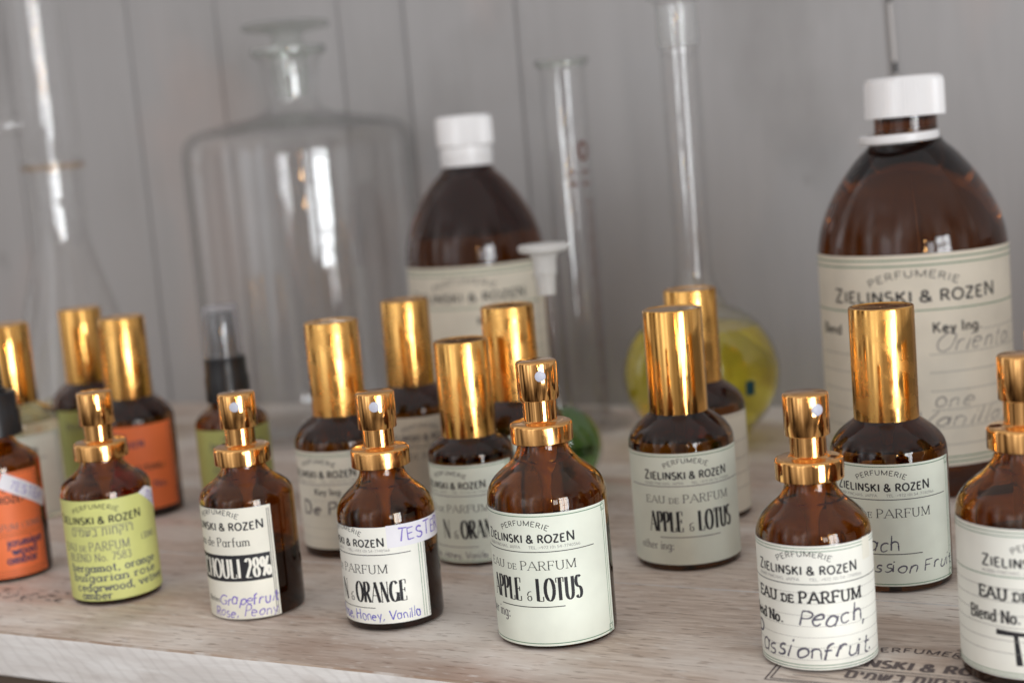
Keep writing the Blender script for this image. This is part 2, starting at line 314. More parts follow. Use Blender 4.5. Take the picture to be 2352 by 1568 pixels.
class Ink:
    """collects ribbons in flat label coordinates (mm) and wraps them on a cylinder or a plane"""
    def __init__(s, place): s.bm = bmesh.new(); s.place = place; s.mats = []; s.k = 0
    def mi(s, name):
        if name not in s.mats: s.mats.append(name)
        return s.mats.index(name)
    def ribbon(s, pts, ws, col):
        mi = s.mi(col); s.k += 1; off = (s.k % 7)*.0012 + (.02 if col == 'pale' else 0)
        P = []; W = []
        for i in range(len(pts)-1):
            a, b = pts[i], pts[i+1]; l = math.hypot(b[0]-a[0], b[1]-a[1]); n = max(1, int(l/.9))
            for j in range(n):
                t = j/n; P.append((a[0]+(b[0]-a[0])*t, a[1]+(b[1]-a[1])*t)); W.append(ws[i]+(ws[i+1]-ws[i])*t)
        P.append(pts[-1]); W.append(ws[-1])
        prev = None
        for i, p in enumerate(P):
            a = P[max(0, i-1)]; b = P[min(len(P)-1, i+1)]; dx, dy = b[0]-a[0], b[1]-a[1]; l = math.hypot(dx, dy) or 1
            nx, ny = -dy/l*W[i]/2, dx/l*W[i]/2
            cur = (s.bm.verts.new(s.place(p[0]+nx, p[1]+ny, off)), s.bm.verts.new(s.place(p[0]-nx, p[1]-ny, off)))
            if prev:
                f = s.bm.faces.new((prev[1], cur[1], cur[0], prev[0])); f.material_index = mi
            prev = cur
    def line(s, u0, v0, u1, v1, w, col): s.ribbon([(u0, v0), (u1, v1)], [w, w], col)
    def dots(s, u0, u1, v, w, col, step=.8, duty=.5):
        u = u0
        while u < u1: s.ribbon([(u, v), (min(u1, u+step*duty), v)], [w, w], col); u += step
    def text(s, t, style, uc, v, h, width=None, col='ink', align='c', sizes=None, arc=None, rot=0):
        ls, w = run(t, style, h, width, sizes)
        x0 = uc-w/2 if align == 'c' else (uc if align == 'l' else uc-w)
        for pts, ws in ls:
            q = []
            for px, py in pts:
                X, Y = x0+px, v+py
                if arc:
                    th = (X-uc)/arc; X, Y = uc+(arc+py)*math.sin(th), v-arc+(arc+py)*math.cos(th)
                if rot:
                    dx, dy = X-uc, Y-v; X, Y = uc+dx*math.cos(rot)-dy*math.sin(rot), v+dx*math.sin(rot)+dy*math.cos(rot)
                q.append((X, Y))
            s.ribbon(q, ws, col)
    def build(s, name, parent):
        me = bpy.data.meshes.new(name); s.bm.to_mesh(me); s.bm.free()
        return link(name, me, [M[k] for k in s.mats], parent)
def cyl_place(R, rot):          # rot in degrees: where the label's middle points, 0 = towards the camera
    def place(u, v, off=0):
        th = math.radians(rot)+u/R; r = R+.07+off
        return (r*math.sin(th)*MM, -r*math.cos(th)*MM, v*MM)
    return place
def patch(name, R, rot, u0, u1, v0, v1, material, parent, lift=0.0, corners=None):
    """paper wrapped on the bottle, a thin sheet with two sides"""
    bm = bmesh.new(); nu = 30 if corners else max(6, int((u1-u0)/1.0)); nv = 10 if corners else 6
    def pos(u, v, r):
        th = math.radians(rot)+u/R; return (r*math.sin(th)*MM, -r*math.cos(th)*MM, v*MM)
    g = {}
    for layer, r in ((0, R+.05+lift), (1, R+.012+lift)):
        for i in range(nu+1):
            for j in range(nv+1):
                if corners: u, v = corners(i/nu, j/nv)
                else: u, v = u0+(u1-u0)*i/nu, v0+(v1-v0)*j/nv
                g[layer, i, j] = bm.verts.new(pos(u, v, r))
    for i in range(nu):
        for j in range(nv):
            bm.faces.new((g[0, i, j], g[0, i+1, j], g[0, i+1, j+1], g[0, i, j+1])); bm.faces.new((g[1, i, j], g[1, i, j+1], g[1, i+1, j+1], g[1, i+1, j]))
    for i in range(nu):
        bm.faces.new((g[0, i, nv], g[0, i+1, nv], g[1, i+1, nv], g[1, i, nv])); bm.faces.new((g[0, i+1, 0], g[0, i, 0], g[1, i, 0], g[1, i+1, 0]))
    for j in range(nv):
        bm.faces.new((g[0, nu, j], g[1, nu, j], g[1, nu, j+1], g[0, nu, j+1])); bm.faces.new((g[1, 0, j], g[0, 0, j], g[0, 0, j+1], g[1, 0, j+1]))
    me = bpy.data.meshes.new(name); bm.to_mesh(me); bm.free(); smooth(me, 40)
    return link(name, me, [material], parent)

# ------------------------------------------------------------------ wall and shelf
def wood(name, grain_axis, c_lo, c_hi, stains, scale):
    m = mat(name, c_hi, .6); t = m.node_tree; b = t.nodes['Principled BSDF']
    co = N('ShaderNodeTexCoord', t); L = t.links.new
    sc = [scale]*3; sc[grain_axis] = scale*.10
    mp = N('ShaderNodeMapping', t); mp.inputs['Scale'].default_value = sc; L(co.outputs['Object'], mp.inputs[0])
    n = N('ShaderNodeTexNoise', t); n.inputs['Scale'].default_value = 1; n.inputs['Detail'].default_value = 8; n.inputs['Roughness'].default_value = .62; n.inputs['Distortion'].default_value = .6
    L(mp.outputs[0], n.inputs['Vector'])
    r = N('ShaderNodeValToRGB', t); L(n.outputs[0], r.inputs[0])
    r.color_ramp.elements[0].position = .30; r.color_ramp.elements[0].color = (*c_lo, 1)
    r.color_ramp.elements[1].position = .66; r.color_ramp.elements[1].color = (*c_hi, 1)
    cur = r.outputs[0]
    for sv, col, lo, hi, amt in stains:
        mp2 = N('ShaderNodeMapping', t); mp2.inputs['Scale'].default_value = sv[:3]; mp2.inputs['Location'].default_value = (sv[3], sv[3]*.7, 0); L(co.outputs['Object'], mp2.inputs[0])
        n2 = N('ShaderNodeTexNoise', t); n2.inputs['Scale'].default_value = 1; n2.inputs['Detail'].default_value = 5; L(mp2.outputs[0], n2.inputs['Vector'])
        mr = N('ShaderNodeMapRange', t); mr.inputs[1].default_value = lo; mr.inputs[2].default_value = hi; mr.inputs[4].default_value = amt; L(n2.outputs[0], mr.inputs[0])
        mx = N('ShaderNodeMix', t, data_type='RGBA'); mx.inputs[7].default_value = (*col, 1); L(mr.outputs[0], mx.inputs[0]); L(cur, mx.inputs[6]); cur = mx.outputs[2]
    L(cur, b.inputs['Base Color'])
    bp = N('ShaderNodeBump', t); bp.inputs['Strength'].default_value = .25; bp.inputs['Distance'].default_value = .0006; L(n.outputs[0], bp.inputs['Height']); L(bp.outputs[0], b.inputs['Normal'])
    return m
M['wall'] = wood('whitewashed_planks', 2, (.375, .368, .372), (.41, .404, .408), [((5, 1, 3.0, 3.1), (.50, .41, .38), .54, .66, .7), ((9, 1, 6, 8.3), (.27, .262, .26), .56, .70, .6), ((40, 1, 26, 2.3), (.25, .24, .235), .68, .76, .6)], 90)
M['shelf'] = wood('limed_wood', 0, (.48, .375, .305), (.76, .665, .585), [((6, 15, 1, 2.0), (.40, .275, .215), .50, .68, .8), ((10, 26, 1, 5.5), (.83, .785, .735), .47, .64, .85), ((2.5, 30, 1, 7.7), (.50, .25, .16), .60, .72, .55), ((120, 700, 1, 3.3), (.24, .16, .12), .57, .70, .7), ((150, 420, 1, 6.1), (.78, .74, .70), .58, .72, .6), ((60, 130, 1, 9.), (.17, .11, .08), .66, .76, .7)], 420)
M['edge'] = wood('sawn_white_edge', 0, (.62, .58, .55), (.82, .80, .78), [((30, 30, 60, 4.), (.45, .38, .34), .58, .70, .5)], 200)
t = M['edge'].node_tree; b_ = t.nodes['Principled BSDF']; src = b_.inputs['Base Color'].links[0].from_socket
co = N('ShaderNodeTexCoord', t); mp = N('ShaderNodeMapping', t); mp.inputs['Rotation'].default_value = (0, math.radians(52), 0); t.links.new(co.outputs['Object'], mp.inputs[0])
wv = N('ShaderNodeTexWave', t); wv.inputs['Scale'].default_value = 70; wv.inputs['Distortion'].default_value = 9.0; wv.inputs['Detail'].default_value = 3; wv.inputs['Detail Scale'].default_value = .6
t.links.new(mp.outputs[0], wv.inputs['Vector'])
mr = N('ShaderNodeMapRange', t); mr.inputs[1].default_value = .0; mr.inputs[2].default_value = .35; mr.inputs[3].default_value = .20; mr.inputs[4].default_value = 0; t.links.new(wv.outputs['Fac'], mr.inputs[0])
mx = N('ShaderNodeMix', t, data_type='RGBA'); mx.inputs[7].default_value = (.46, .43, .41, 1); t.links.new(mr.outputs[0], mx.inputs[0]); t.links.new(src, mx.inputs[6]); t.links.new(mx.outputs[2], b_.inputs['Base Color'])
M['arris'] = wood('worn_arris', 0, (.26, .15, .09), (.52, .42, .34), [((60, 60, 60, 4.), (.66, .62, .58), .50, .62, .8)], 300)
M['under'] = mat('raw_wood', (.10, .07, .05), .8)

def box(bm, x0, x1, y0, y1, z0, z1, mi=0):
    vs_ = [bm.verts.new((x*MM, y*MM, z*MM)) for x in (x0, x1) for y in (y0, y1) for z in (z0, z1)]
    for q in ((0, 1, 3, 2), (4, 6, 7, 5), (0, 4, 5, 1), (2, 3, 7, 6), (0, 2, 6, 4), (1, 5, 7, 3)):
        f = bm.faces.new([vs_[k] for k in q]); f.material_index = mi
    return vs_
seams = [-960, -880, -790+XO-XO, -677, -603, -509, -463, -387, 150]
bm = bmesh.new()
xs = [-1250]+seams+[700]
for a, b_ in zip(xs, xs[1:]):
    dy = random.uniform(-.5, .5)
    vv = box(bm, a+XO+.2, b_+XO-.2, 415+dy, 432, -500, 900)
bmesh.ops.bevel(bm, geom=[e_ for e_ in bm.edges if abs(e_.verts[0].co.z-e_.verts[1].co.z) > .5 and e_.verts[0].co.y < .42], offset=.0011, segments=2, affect='EDGES')
box(bm, -1250+XO, 700+XO, 433, 440, -500, 900)
me = bpy.data.meshes.new('wall'); bm.to_mesh(me); bm.free()
wall = tag(link('plank_wall', me, [M['wall']]), 'grey whitewashed wall of upright planks behind the shelf', 'wall')

# shelf: two boards with a rough front edge
shelf_root = bpy.data.objects.new('wooden_shelf', None); COL.objects.link(shelf_root); shelf_root.location = (0, 0, 0)
tag(shelf_root, 'limed wooden shelf board with a sawn white front edge and an ink stamp', 'shelf')
def board(y0, y1, front):
    bm = bmesh.new(); nx = 260; x0, x1 = -1150+XO, 560+XO
    rows = {}
    random.seed(3)
    w1 = [0.0]*(nx+1)
    for o_ in (3, 7, 15, 40, 90):
        ph = random.uniform(0, 9)
        for i in range(nx+1): w1[i] += math.sin(i*o_*.024+ph)*.5/(1+o_*.12)
    for i in range(nx+1):
        x = x0+(x1-x0)*i/nx; jit = w1[i]+random.uniform(-.12, .12) if front else 0
        ring = [(y1, -.0), (y0+1.0, -.0), (y0+.25+jit*.6, -.5+jit*.15), (y0+jit*.9, -1.3+jit*.2), (y0+jit*.3, -8), (y0+jit*.4, -15.6), (y0+.8, -16.6), (y1, -16.6)] if front else [(y1, 0), (y0+.6, 0), (y0, -.7), (y0, -5), (y0, -10), (y0, -15.6), (y0+.8, -16.6), (y1, -16.6)]
        rows[i] = [bm.verts.new((x*MM, y*MM, z*MM)) for y, z in ring]
    for i in range(nx):
        for k in range(8):
            f = bm.faces.new((rows[i][k], rows[i][(k+1) % 8], rows[i+1][(k+1) % 8], rows[i+1][k]))
            f.material_index = 0 if k < 1 or k == 7 else (3 if k == 1 and front else (1 if k < 6 else 2))
    bm.faces.new(rows[0]); bm.faces.new(rows[nx][::-1])
    bmesh.ops.recalc_face_normals(bm, faces=bm.faces)
    me = bpy.data.meshes.new('board'); bm.to_mesh(me); bm.free(); smooth(me, 30)
    return link('board', me, [M['shelf'], M['edge'], M['under'], M['arris']], shelf_root)
board(0, 97.6, True); board(98.4, 414.0, False)
# unseen panel added out of view on the right to shade the rear rows
bm = bmesh.new(); box(bm, 430, 450, -62, 432, -500, 125)
bmesh.ops.bevel(bm, geom=bm.edges[:], offset=.0015, segments=2, affect='EDGES')
me = bpy.data.meshes.new('shade_panel'); bm.to_mesh(me); bm.free(); link('shade_panel', me, [M['wall']], shelf_root)
bm = bmesh.new(); box(bm, -1150+XO, 428, 5, 24, -120, -16.8)  # dark board added below the shelf, in place of the shade there
me = bpy.data.meshes.new('under_shade_board'); bm.to_mesh(me); bm.free(); link('under_shade_board', me, [M['under']], shelf_root)
# rubber stamp print on the front board
def flat_place(cx, cy):
    return lambda u, v, off=0: ((cx+u)*MM, (cy+v)*MM, (.12+off)*MM)
st = Ink(flat_place(XO-91.5, 0))
st.text('PERFUMERIE', 'light', 0, 54.0, 3.4, 30, 'stamp', arc=48)
st.text('ZIELINSKI & ROZEN', 'sans', 0, 40.3, 5.6, 58, 'stamp', sizes=[1.2]+[1]*15+[1.2])
st.line(-31, 38.2, 31, 38.2, .5, 'stamp')
st.text('םימשב תוחקור', 'sans', 1, 31.0, 4.6, 36, 'stamp')
for v in (36.4, 29.2): st.line(-31, v, 31, v, .3, 'stamp')
for i, d in enumerate((0, 1.3)):
    st.line(-37.6+d, 24+d, -37.6+d, 37, .45, 'stamp'); st.line(-37.6+d, 24+d, 38-d, 24+d, .45, 'stamp')
    for cxx, a0 in ((-37.6, -90), (11, 0)):
        pts = [(cxx+(4-d)*math.cos(math.radians(a)), 56+(4-d)*math.sin(math.radians(a))) for a in range(-130, 131, 20)]
        st.ribbon(pts, [.4]*len(pts), 'stamp')
st.build('ink_stamp', shelf_root)
# worn black print at the left
bl = Ink(flat_place(XO-420, 34)); random.seed(5)
for k in range(46):
    u, v = random.gauss(-8, 17), random.gauss(2, 4.2); a = random.uniform(-.3, .3); l = random.uniform(.8, 4.5)
    bl.ribbon([(u, v), (u+l*.5, v+a), (u+l, v+random.uniform(-.5, .5))], [random.uniform(.1, .5), random.uniform(.4, 1.5), .1], 'stamp')
bl.build('ink_stamp', shelf_root)

# ------------------------------------------------------------------ bottle kit
P30 = [(16.5, 1.6), (16.5, 36.0), (16.35, 37.8), (15.7, 40.0), (14.3, 42.3), (12.2, 44.4), (9.9, 46.4), (8.3, 48.4), (7.5, 50.6), (7.4, 53.5)]
P30B = [(16.5, 1.6), (16.5, 40.0), (16.25, 41.8), (15.3, 43.6), (13.4, 45.4), (11.0, 47.0), (9.0, 48.8), (7.8, 50.8), (7.4, 53.5)]
P30T = [(r, z+(4.2 if z > 30 else 0)) for r, z in P30B]
P50 = [(19, 1.8), (19, 43.6), (18.85, 45.6), (18.2, 48.0), (16.6, 50.6), (14.0, 53.0), (11.2, 55.2), (9.2, 57.6), (8.1, 60.2), (7.8, 63)]
P50C = [(19, 1.8), (19, 42.8), (18.8, 45.0), (18.0, 47.3), (16.2, 49.9), (13.6, 52.2), (10.9, 54.2), (8.8, 56.2), (7.9, 58.5), (7.6, 62)]
def facing(x, y):
    dx, dy = XO-x, -352.0-y
    return math.atan2(dx, -dy)
def body_mesh(prof, level, wall=1.7):
    cyl, sh = prof[0], prof[1:]
    out = [(0, .9), (cyl[0]*.7, .5), (cyl[0]*.82, 0), (cyl[0]-1.2, 0), (cyl[0]-.35, .45), (cyl[0], 1.9)]
    out += [(cyl[0], 8), (cyl[0], level)] if level < sh[0][1]-1 else [(cyl[0], 8)]
    n_low = len(out)-1
    out += spline(sh, 5)
    top = out[-1][1]
    inner = [(max(2.2, r-wall*(1.0 if r > 10 else .8)), z-(.4 if r > 10 else 0)) for r, z in spline(sh, 5)][::-1]
    inner = [(inner[0][0], top)]+inner
    inner = [p for p in inner if p[1] > level+.5]
    rl = inner[-1][0]
    if sh[0][1] > level: inner.append((cyl[0]-wall, level+.8))
    inner += [(inner[-1][0]-.6, level+.15), (inner[-1][0]-2.0, level), (0, level)]
    prof2 = out+inner
    return lathe(prof2, 96, True, mat_z=lambda i: i < n_low)
MESH = {}
def make_bottle(name, label, group, x, y, kind, top, level, noz=0, mats=('amber', 'amber_deep'), cat='perfume bottle'):
    x += XO
    root = bpy.data.objects.new(name, None); COL.objects.link(root); root.location = (x*MM, y*MM, 0.0002)
    root.rotation_euler = (0, 0, facing(x, y)); tag(root, label, cat, group)
    prof = {'30': P30, '30b': P30B, '30t': P30T, '50': P50, '50c': P50C}[kind]
    if top == 'cap' and mats[0] == 'amber': mats = ('amber_dark', 'amber_deep')
    key = (kind, round(level), mats)
    if key not in MESH:
        MESH[key] = body_mesh(prof, level); MESH[key].materials.append(M[mats[0]]); MESH[key].materials.append(M[mats[1]])
    link('glass_body', MESH[key], [], root)
    z0 = {'30': 52.2, '30b': 52.2, '30t': 56.4, '50': 61.6, '50c': 60}[kind]
    # pump housing and dip tube inside the neck
    zt = z0+1
    tube = [(0, 3.0), (1.5, 3.0), (1.5, z0-16), (2.0, z0-11.5), (3.6, z0-8), (4.3, z0-3), (4.3, zt), (0, zt)]
    link('dip_tube', lathe(tube, 32), [M['tube']], root)
    if top == 'spray':
        r = 9.85
        col_ = [(7.4, .1), (9.2, 0), (r-.12, .12), (r, .35), (r, .5), (r, 5.2), (r-.12, 5.7), (r-.45, 6.1), (r-1.0, 6.3), (6.4, 6.4), (5.8, 6.5), (5.35, 6.9), (4.0, 6.9), (4.0, .5), (7.4, .5)]
        link('collar', lathe([(a, b+z0) for a, b in col_+[col_[0]]], 80, ribs=(z0-.2, z0+.2, .015)), [M['copper']], root)
        H = 77.2 if kind[:2] == '30' else 87.2
        s0 = z0+6.6; h0 = H-12.2
        link('stem', lathe([(0, s0), (5.25, s0), (5.25, h0+1.5), (0, h0+1.5)], 64), [M['copper']], root)
        hd = [(5.35, h0+.1), (6.35, h0), (6.5, h0+.25), (6.5, H-.7), (6.3, H-.25), (5.9, H), (0, H+.05), ]
        hb = lathe([(0, h0+.3)]+hd, 72)
        head = link('spray_head', hb, [M['copper']], root)
        a = math.radians(noz)
        zn = H-4.3
        nm = lathe([(0, 6.62), (.25, 6.62), (.32, 6.7), (1.45, 6.62), (1.7, 6.5), (1.7, 5.8), (0, 5.8)], 28)
        noz_o = link('nozzle', nm, [M['nozzle']], head)
        noz_o.matrix_local = Matrix.Translation((0, 0, zn*MM)) @ Matrix.Rotation(a, 4, 'Z') @ Matrix.Rotation(PI/2, 4, 'X')
    elif top == 'cap':
        b0, H = (46.4, 83.4) if kind[:2] == '30' else (53.9, 91.6)
        R = 10.6
        cp = [(R-.5, b0), (R, b0+.12), (R, H-.55), (R-.18, H-.15), (R-.55, H), (R-1.0, H-.02), (R-1.2, H-.25), (0, H-.25)]
        cin = [(0, H-1.2), (R-.9, H-1.2), (R-.9, b0+.2), (R-.5, b0)]
        link('cap', lathe(cp+cin, 96), [M['gold']], root)
    return root
def hdr(ink, zt, h, w, uc=0, arc=True, tel=True, rule=None, col='ink', rulew=None, rulec='ink', telw=None):
    """the printed heading; zt = baseline of the name"""
    h *= .93
    if arc: ink.text('PERFUMERIE', 'light', uc, zt+h*2.3, h*.66, w*.50, col, arc=w*.52)
    ink.text('ZIELINSKI & ROZEN', 'sans', uc, zt, h, w, col, sizes=[1.22]+[1]*15+[1.25])
    if tel:
        ink.text('RABBI PINCHAS, JAFFA', 'small', uc-w*.27, zt-h*.78, h*.36, w*.46, 'grey' if col == 'ink' else col)
        ink.text('TEL.:+972 (0) 54-7740566', 'small', uc+w*.30, zt-h*.78, h*.36, w*.50, 'grey' if col == 'ink' else col)
    if rule is not None:
        rw = rulew or w*.66; ink.line(uc-rw, rule, uc+rw, rule, .26, rulec)
EDP = ([1]*4+[.72]*3+[1.12]*6)
def border(ink, u0, u1, v0, v1, sides='ltrb', corner=True, col='green', d=1.15):
    for k, w in ((0, .20), (d, .20)):
        if 'l' in sides: ink.line(u0+k, v0+1, u0+k, v1-1, w, col)
        if 'r' in sides: ink.line(u1-k, v0+1, u1-k, v1-1, w, col)
    if 't' in sides: ink.line(u0, v1-.5, u1, v1-.5, .26, col)
    if 'b' in sides: ink.line(u0, v0+.5, u1, v0+.5, .26, col)
    if corner:
        for cu in (u0+d/2, u1-d/2):
            for cv in (v0+1.1, v1-1.1):
                s = 1.15
                ink.ribbon([(cu-s, cv-s), (cu+s, cv-s), (cu+s, cv+s), (cu-s, cv+s), (cu-s, cv-s)], [.18]*5, col)
                ink.ribbon([(cu-s, cv), (cu, cv+s), (cu+s, cv), (cu, cv-s), (cu-s, cv)], [.16]*5, col)
def lab(root, kind, rot, u0, u1, v0, v1, paper_):
    R = 16.5 if kind.startswith('30') else 19.0
    p = patch('label', R, rot, u0, u1, v0, v1, M[paper_], root)
    return p, Ink(cyl_place(R, rot)), cyl_place(R, rot)
GS = 'uncapped amber spray bottles along the front of the shelf'
GC = 'amber perfume bottles under tall gold caps'

# --- front row
b = make_bottle('spray_bottle', 'bigger front amber sprayer bottle with a mint label reading APPLE & LOTUS', GS, -205.1, 48.2, '50', 'spray', 34, 9)
p, k, pl = lab(b, '50', -26, -31, 31, 1.3, 43.0, 'mint')
border(k, -29.6, 29.6, 1.6, 42.6)
hdr(k, 33.9, 2.55, 32.5, rule=31.0, rulew=23, rulec='ink')
k.text('EAU DE PARFUM', 'serif', 0, 25.3, 2.5, 32, sizes=EDP)
k.text('APPLE', 'didone', -8.6, 15.6, 7.1, 12.8); k.text('§', 'serif', .6, 15.7, 3.0, 1.5); k.text('LOTUS', 'didone', 10.1, 15.6, 7.1, 14.2)
k.line(-11, 13.7, 11.5, 13.7, .28, 'ink'); k.text('other ing:', 'serif', -15, 9.6, 3.4, 15, 'grey')
k.build('lettering', p)

b = make_bottle('spray_bottle', 'amber sprayer bottle with an ORANGE label and a handwritten TESTER strip', GS, -266.4, 48.6, '30', 'spray', 24, -4)
p, k, pl = lab(b, '30', -60, -24, 30, 2.6, 35.0, 'ivory')
for u in (27.3, 28.3, 29.5): k.line(u, 3.0, u, 28.2, .2, 'green' if u < 29 else 'ink')
hdr(k, 28.6, 2.45, 31.5, rule=25.8, rulew=24.3)
k.text('EAU DE PARFUM', 'serif', 0, 19.6, 2.6, 32, sizes=EDP)
k.text('N', 'didone', -2.8, 9.9, 6.9, 3.4); k.text('§', 'serif', 1.6, 10.0, 2.9, 1.5); k.text('ORANGE', 'didone', 12.6, 9.9, 6.9, 17.8)
k.line(-11, 8.0, 10.7, 8.0, .24, 'ink'); k.build('lettering', p)
h = Ink(pl); h.text('Rose, Honey, Vanilla', 'pen', 9.3, 3.9, 3.3, 33, 'blue'); h.build('handwriting', p)
s = patch('tester_sticker', 16.5, -60, 16.6, 42.0, 27.9, 35.3, M['white'], b, lift=.06)
h = Ink(cyl_place(16.62, -60)); h.text('TESTER', 'pen', 30, 29.8, 4.2, 20, 'violet'); h.build('handwriting', s)

b = make_bottle('spray_bottle', 'amber spray bottle with a black band reading PATCHOULI 28% in white', GS, -322.6, 46.5, '30b', 'spray', 22, -8)
p, k, pl = lab(b, '30', -43, -20, 20, .6, 39.6, 'cream')
k.line(18.5, 1, 18.5, 38.5, .22, 'ink'); k.line(19.2, 1, 19.2, 38.5, .22, 'ink')
hdr(k, 32.0, 2.7, 34, tel=False); k.text('Eau de Parfum', 'serif', -1, 26.3, 3.1, 25)
k.ribbon([(-20, 18.6), (18.1, 18.6)], [9.3, 9.3], 'ink')
k.k += 6
k.text('PATCHOULI 28%', 'didone', -.6, 15.2, 6.7, 37, 'pale')
k.text('Notes', 'type', -6, 6.4, 1.8, 7); k.build('lettering', p)
h = Ink(pl); h.text('Grapefruit', 'hand', 8.4, 5.8, 3.8, 22, 'violet'); h.text('Rose, Peony', 'hand', 6.6, 1.5, 3.6, 24, 'violet'); h.build('handwriting', p)

b = make_bottle('spray_bottle', 'amber spray bottle with a lime green label listing bergamot, orange and cedarwood', GS, -389.8, 47.8, '30b', 'spray', 20, 150)
p, k, pl = lab(b, '30', -18, -24, 30, 1.9, 39.4, 'lime')
hdr(k, 30.8, 2.7, 35, tel=False); k.line(-10, 29.6, 13, 29.6, .22, 'grey')
k.text('םימשב תוחקור', 'light', 1.5, 26.4, 2.5, 24, 'grey')
k.text('EAU DE PARFUM', 'small', -2, 20.6, 3.0, 27, 'grey', sizes=EDP); k.text('(30ML)', 'small', 20.6, 22.0, 2.4, 8, 'grey')
k.text('BLEND No. 7583', 'small', -1, 16.8, 2.9, 25, 'grey')
for t, v, u, w in (('bergamot, orange', 12.9, 4.6, 35), ('bulgarian rose', 9.3, 4.6, 34), ('cedarwood, vetiver', 5.6, 8, 38), ('amber', 2.6, -3, 12)):
    k.text(t, 'type', u, v, 2.9, w, 'navy')
k.build('lettering', p)
s = patch('sticker', 16.5, -18, 0, 0, 0, 0, M['white'], b, lift=.12, corners=lambda i, j: (17.4+j*4.2+i*(15-j*4.4), 39.4*(1-i)*(1-j)+(41.0*(1-i))*j+28.5*i*(1-j)+37.5*i*j))
h = Ink(cyl_place(16.68, -18)); h.text('TEST', 'pen', 25.0, 34.4, 3.2, 10, 'violet', rot=-.5); h.build('handwriting', s)

b = make_bottle('spray_bottle', 'amber spray bottle with a lined ivory label handwritten Peach, Passionfruit', GS, -119.9, 48.1, '30', 'spray', 26, 29)
p, k, pl = lab(b, '30', -12, -25.5, 29.5, .7, 36.6, 'ivory')
for v in (35.9, 35.0, 2.1, 1.3): k.line(-25.4, v, 29.4, v, .22, 'green')
hdr(k, 28.4, 2.5, 32); k.line(-25.4, 25.6, 29.4, 25.6, .24, 'ink')
for v in (23.2, 20.0, 16.6, 13.4, 10.2, 7.2, 3.6): k.dots(-25, 29, v, .16, 'dot', .7, .6)
k.text('EAU DE PARFUM', 'heavytype', 0, 20.1, 3.1, 34, sizes=[1]*4+[.75]*3+[1.1]*6)
k.text('Blend No.', 'heavytype', -15, 13.9, 3.2, 16)
k.build('lettering', p)
h = Ink(pl); h.text('Peach,', 'hand', 7.8, 13.6, 5.0, 21.5, 'pencil'); h.text('P', 'hand', -20, 5.6, 6.4, 4.5, 'pencil'); h.text('assionfruit.', 'hand', 1.8, 4.1, 5.2, 38, 'pencil'); h.build('handwriting', p)
s = patch('tape', 16.5, -12, 18.6, 22.6, 30.5, 36.9, M['cream'], b, lift=.08)

b = make_bottle('spray_bottle', 'big amber sprayer bottle at right edge, bold black T on its lined label', GS, -60.9, 50.9, '50', 'spray', 36, 22)
p, k, pl = lab(b, '50', 8, -33, 33, 3.4, 44.0, 'ivory')
for v in (43.0, 42.0, 4.8, 4.0): k.line(-32.5, v, 32.5, v, .24, 'green')
border(k, -30.5, 30.5, 3.4, 43.6, sides='', corner=True)
hdr(k, 33.6, 2.6, 33, uc=1); k.line(-30, 31.0, 30, 31.0, .26, 'green')
for v in (27.8, 24.2, 20.6, 17.2, 13.6, 10.2): k.line(-30, v, 30, v, .16, 'dot')
k.text('EAU DE PARFUM', 'heavytype', 0, 24.6, 3.2, 34, sizes=[1]*4+[.75]*3+[1.1]*6); k.text('Blend No.', 'type', -13.0, 18.4, 3.4, 15)
k.build('lettering', p)
h = Ink(pl); h.text('T', 'marker', -6.0, 7.2, 9.0, 11, 'ink'); h.build('handwriting', p)

# --- left: black sprayers
def black_top(root, z0, rc, hc, rs, hs, over=False):
    rb = 10.0
    link('collar', lathe([(rc-1, z0), (rc, z0+.3), (rc, z0+hc*.55), (rc-.5, z0+hc*.6), (rc-.6, z0+hc-.6), (rc-1.2, z0+hc), (0, z0+hc)], 80, ribs=(z0+.1, z0+hc*.56, .012)), [M['black_p']], root)
    z1 = z0+hc
    link('spray_head', lathe([(0, z1), (rs+1.0, z1), (rs+.9, z1+1.2), (rs, z1+1.8), (rs-.6, z1+hs-1.5), (rs-1.2, z1+hs), (0, z1+hs)], 48), [M['black_p']], root)
    if over:
        link('overcap', lathe([(rs+2.6, z1+.2), (rs+2.2, z1+6), (rs+1.8, z1+hs+2.2), (rs+1.2, z1+hs+3.2), (0, z1+hs+3.3)], 64, closed=False), [M['clear_plastic']], root)
b = make_bottle('spray_bottle', 'amber bottle with a black sprayer and an orange label at the left edge', None, -458.6, 60.3, '30t', 'none', 26)
black_top(b, 56.6, 11.4, 17.5, 6.2, 20)
p, k, pl = lab(b, '30', -12, -23, 20, 1.6, 43.6, 'orange')
border(k, -22, 19, 2.0, 43.2, col='brown_ink', corner=False, d=.9)
hdr(k, 31.6, 2.8, 34, tel=False, uc=-3, col='ink')
for v in (19.6, 18.8, 18.0, 4.4, 3.6): k.line(-21, v, 18.5, v, .14, 'brown_ink')
k.text('EAU DE PARFUM (30ML)', 'small', 1, 20.6, 2.6, 38, 'grey')
for t, v in (('jasmine', 14.0), ('wood', 10.4), ('ambar', 7.0)): k.text(t, 'heavytype', 18 if t == 'jasmine' else 15, v, 3.5, None, 'navy', align='r')
k.build('lettering', p)
s = patch('tester_sticker', 16.5, -12, 0, 0, 0, 0, M['white'], b, lift=.12, corners=lambda i, j: (2.0+i*20.5+j*3.0, 38.4-i*12.0+j*5.6))
h = Ink(cyl_place(16.68, -12)); h.text('TESTER', 'pen', 13.6, 33.6, 3.2, 17, 'violet', rot=-.51); h.build('handwriting', s)

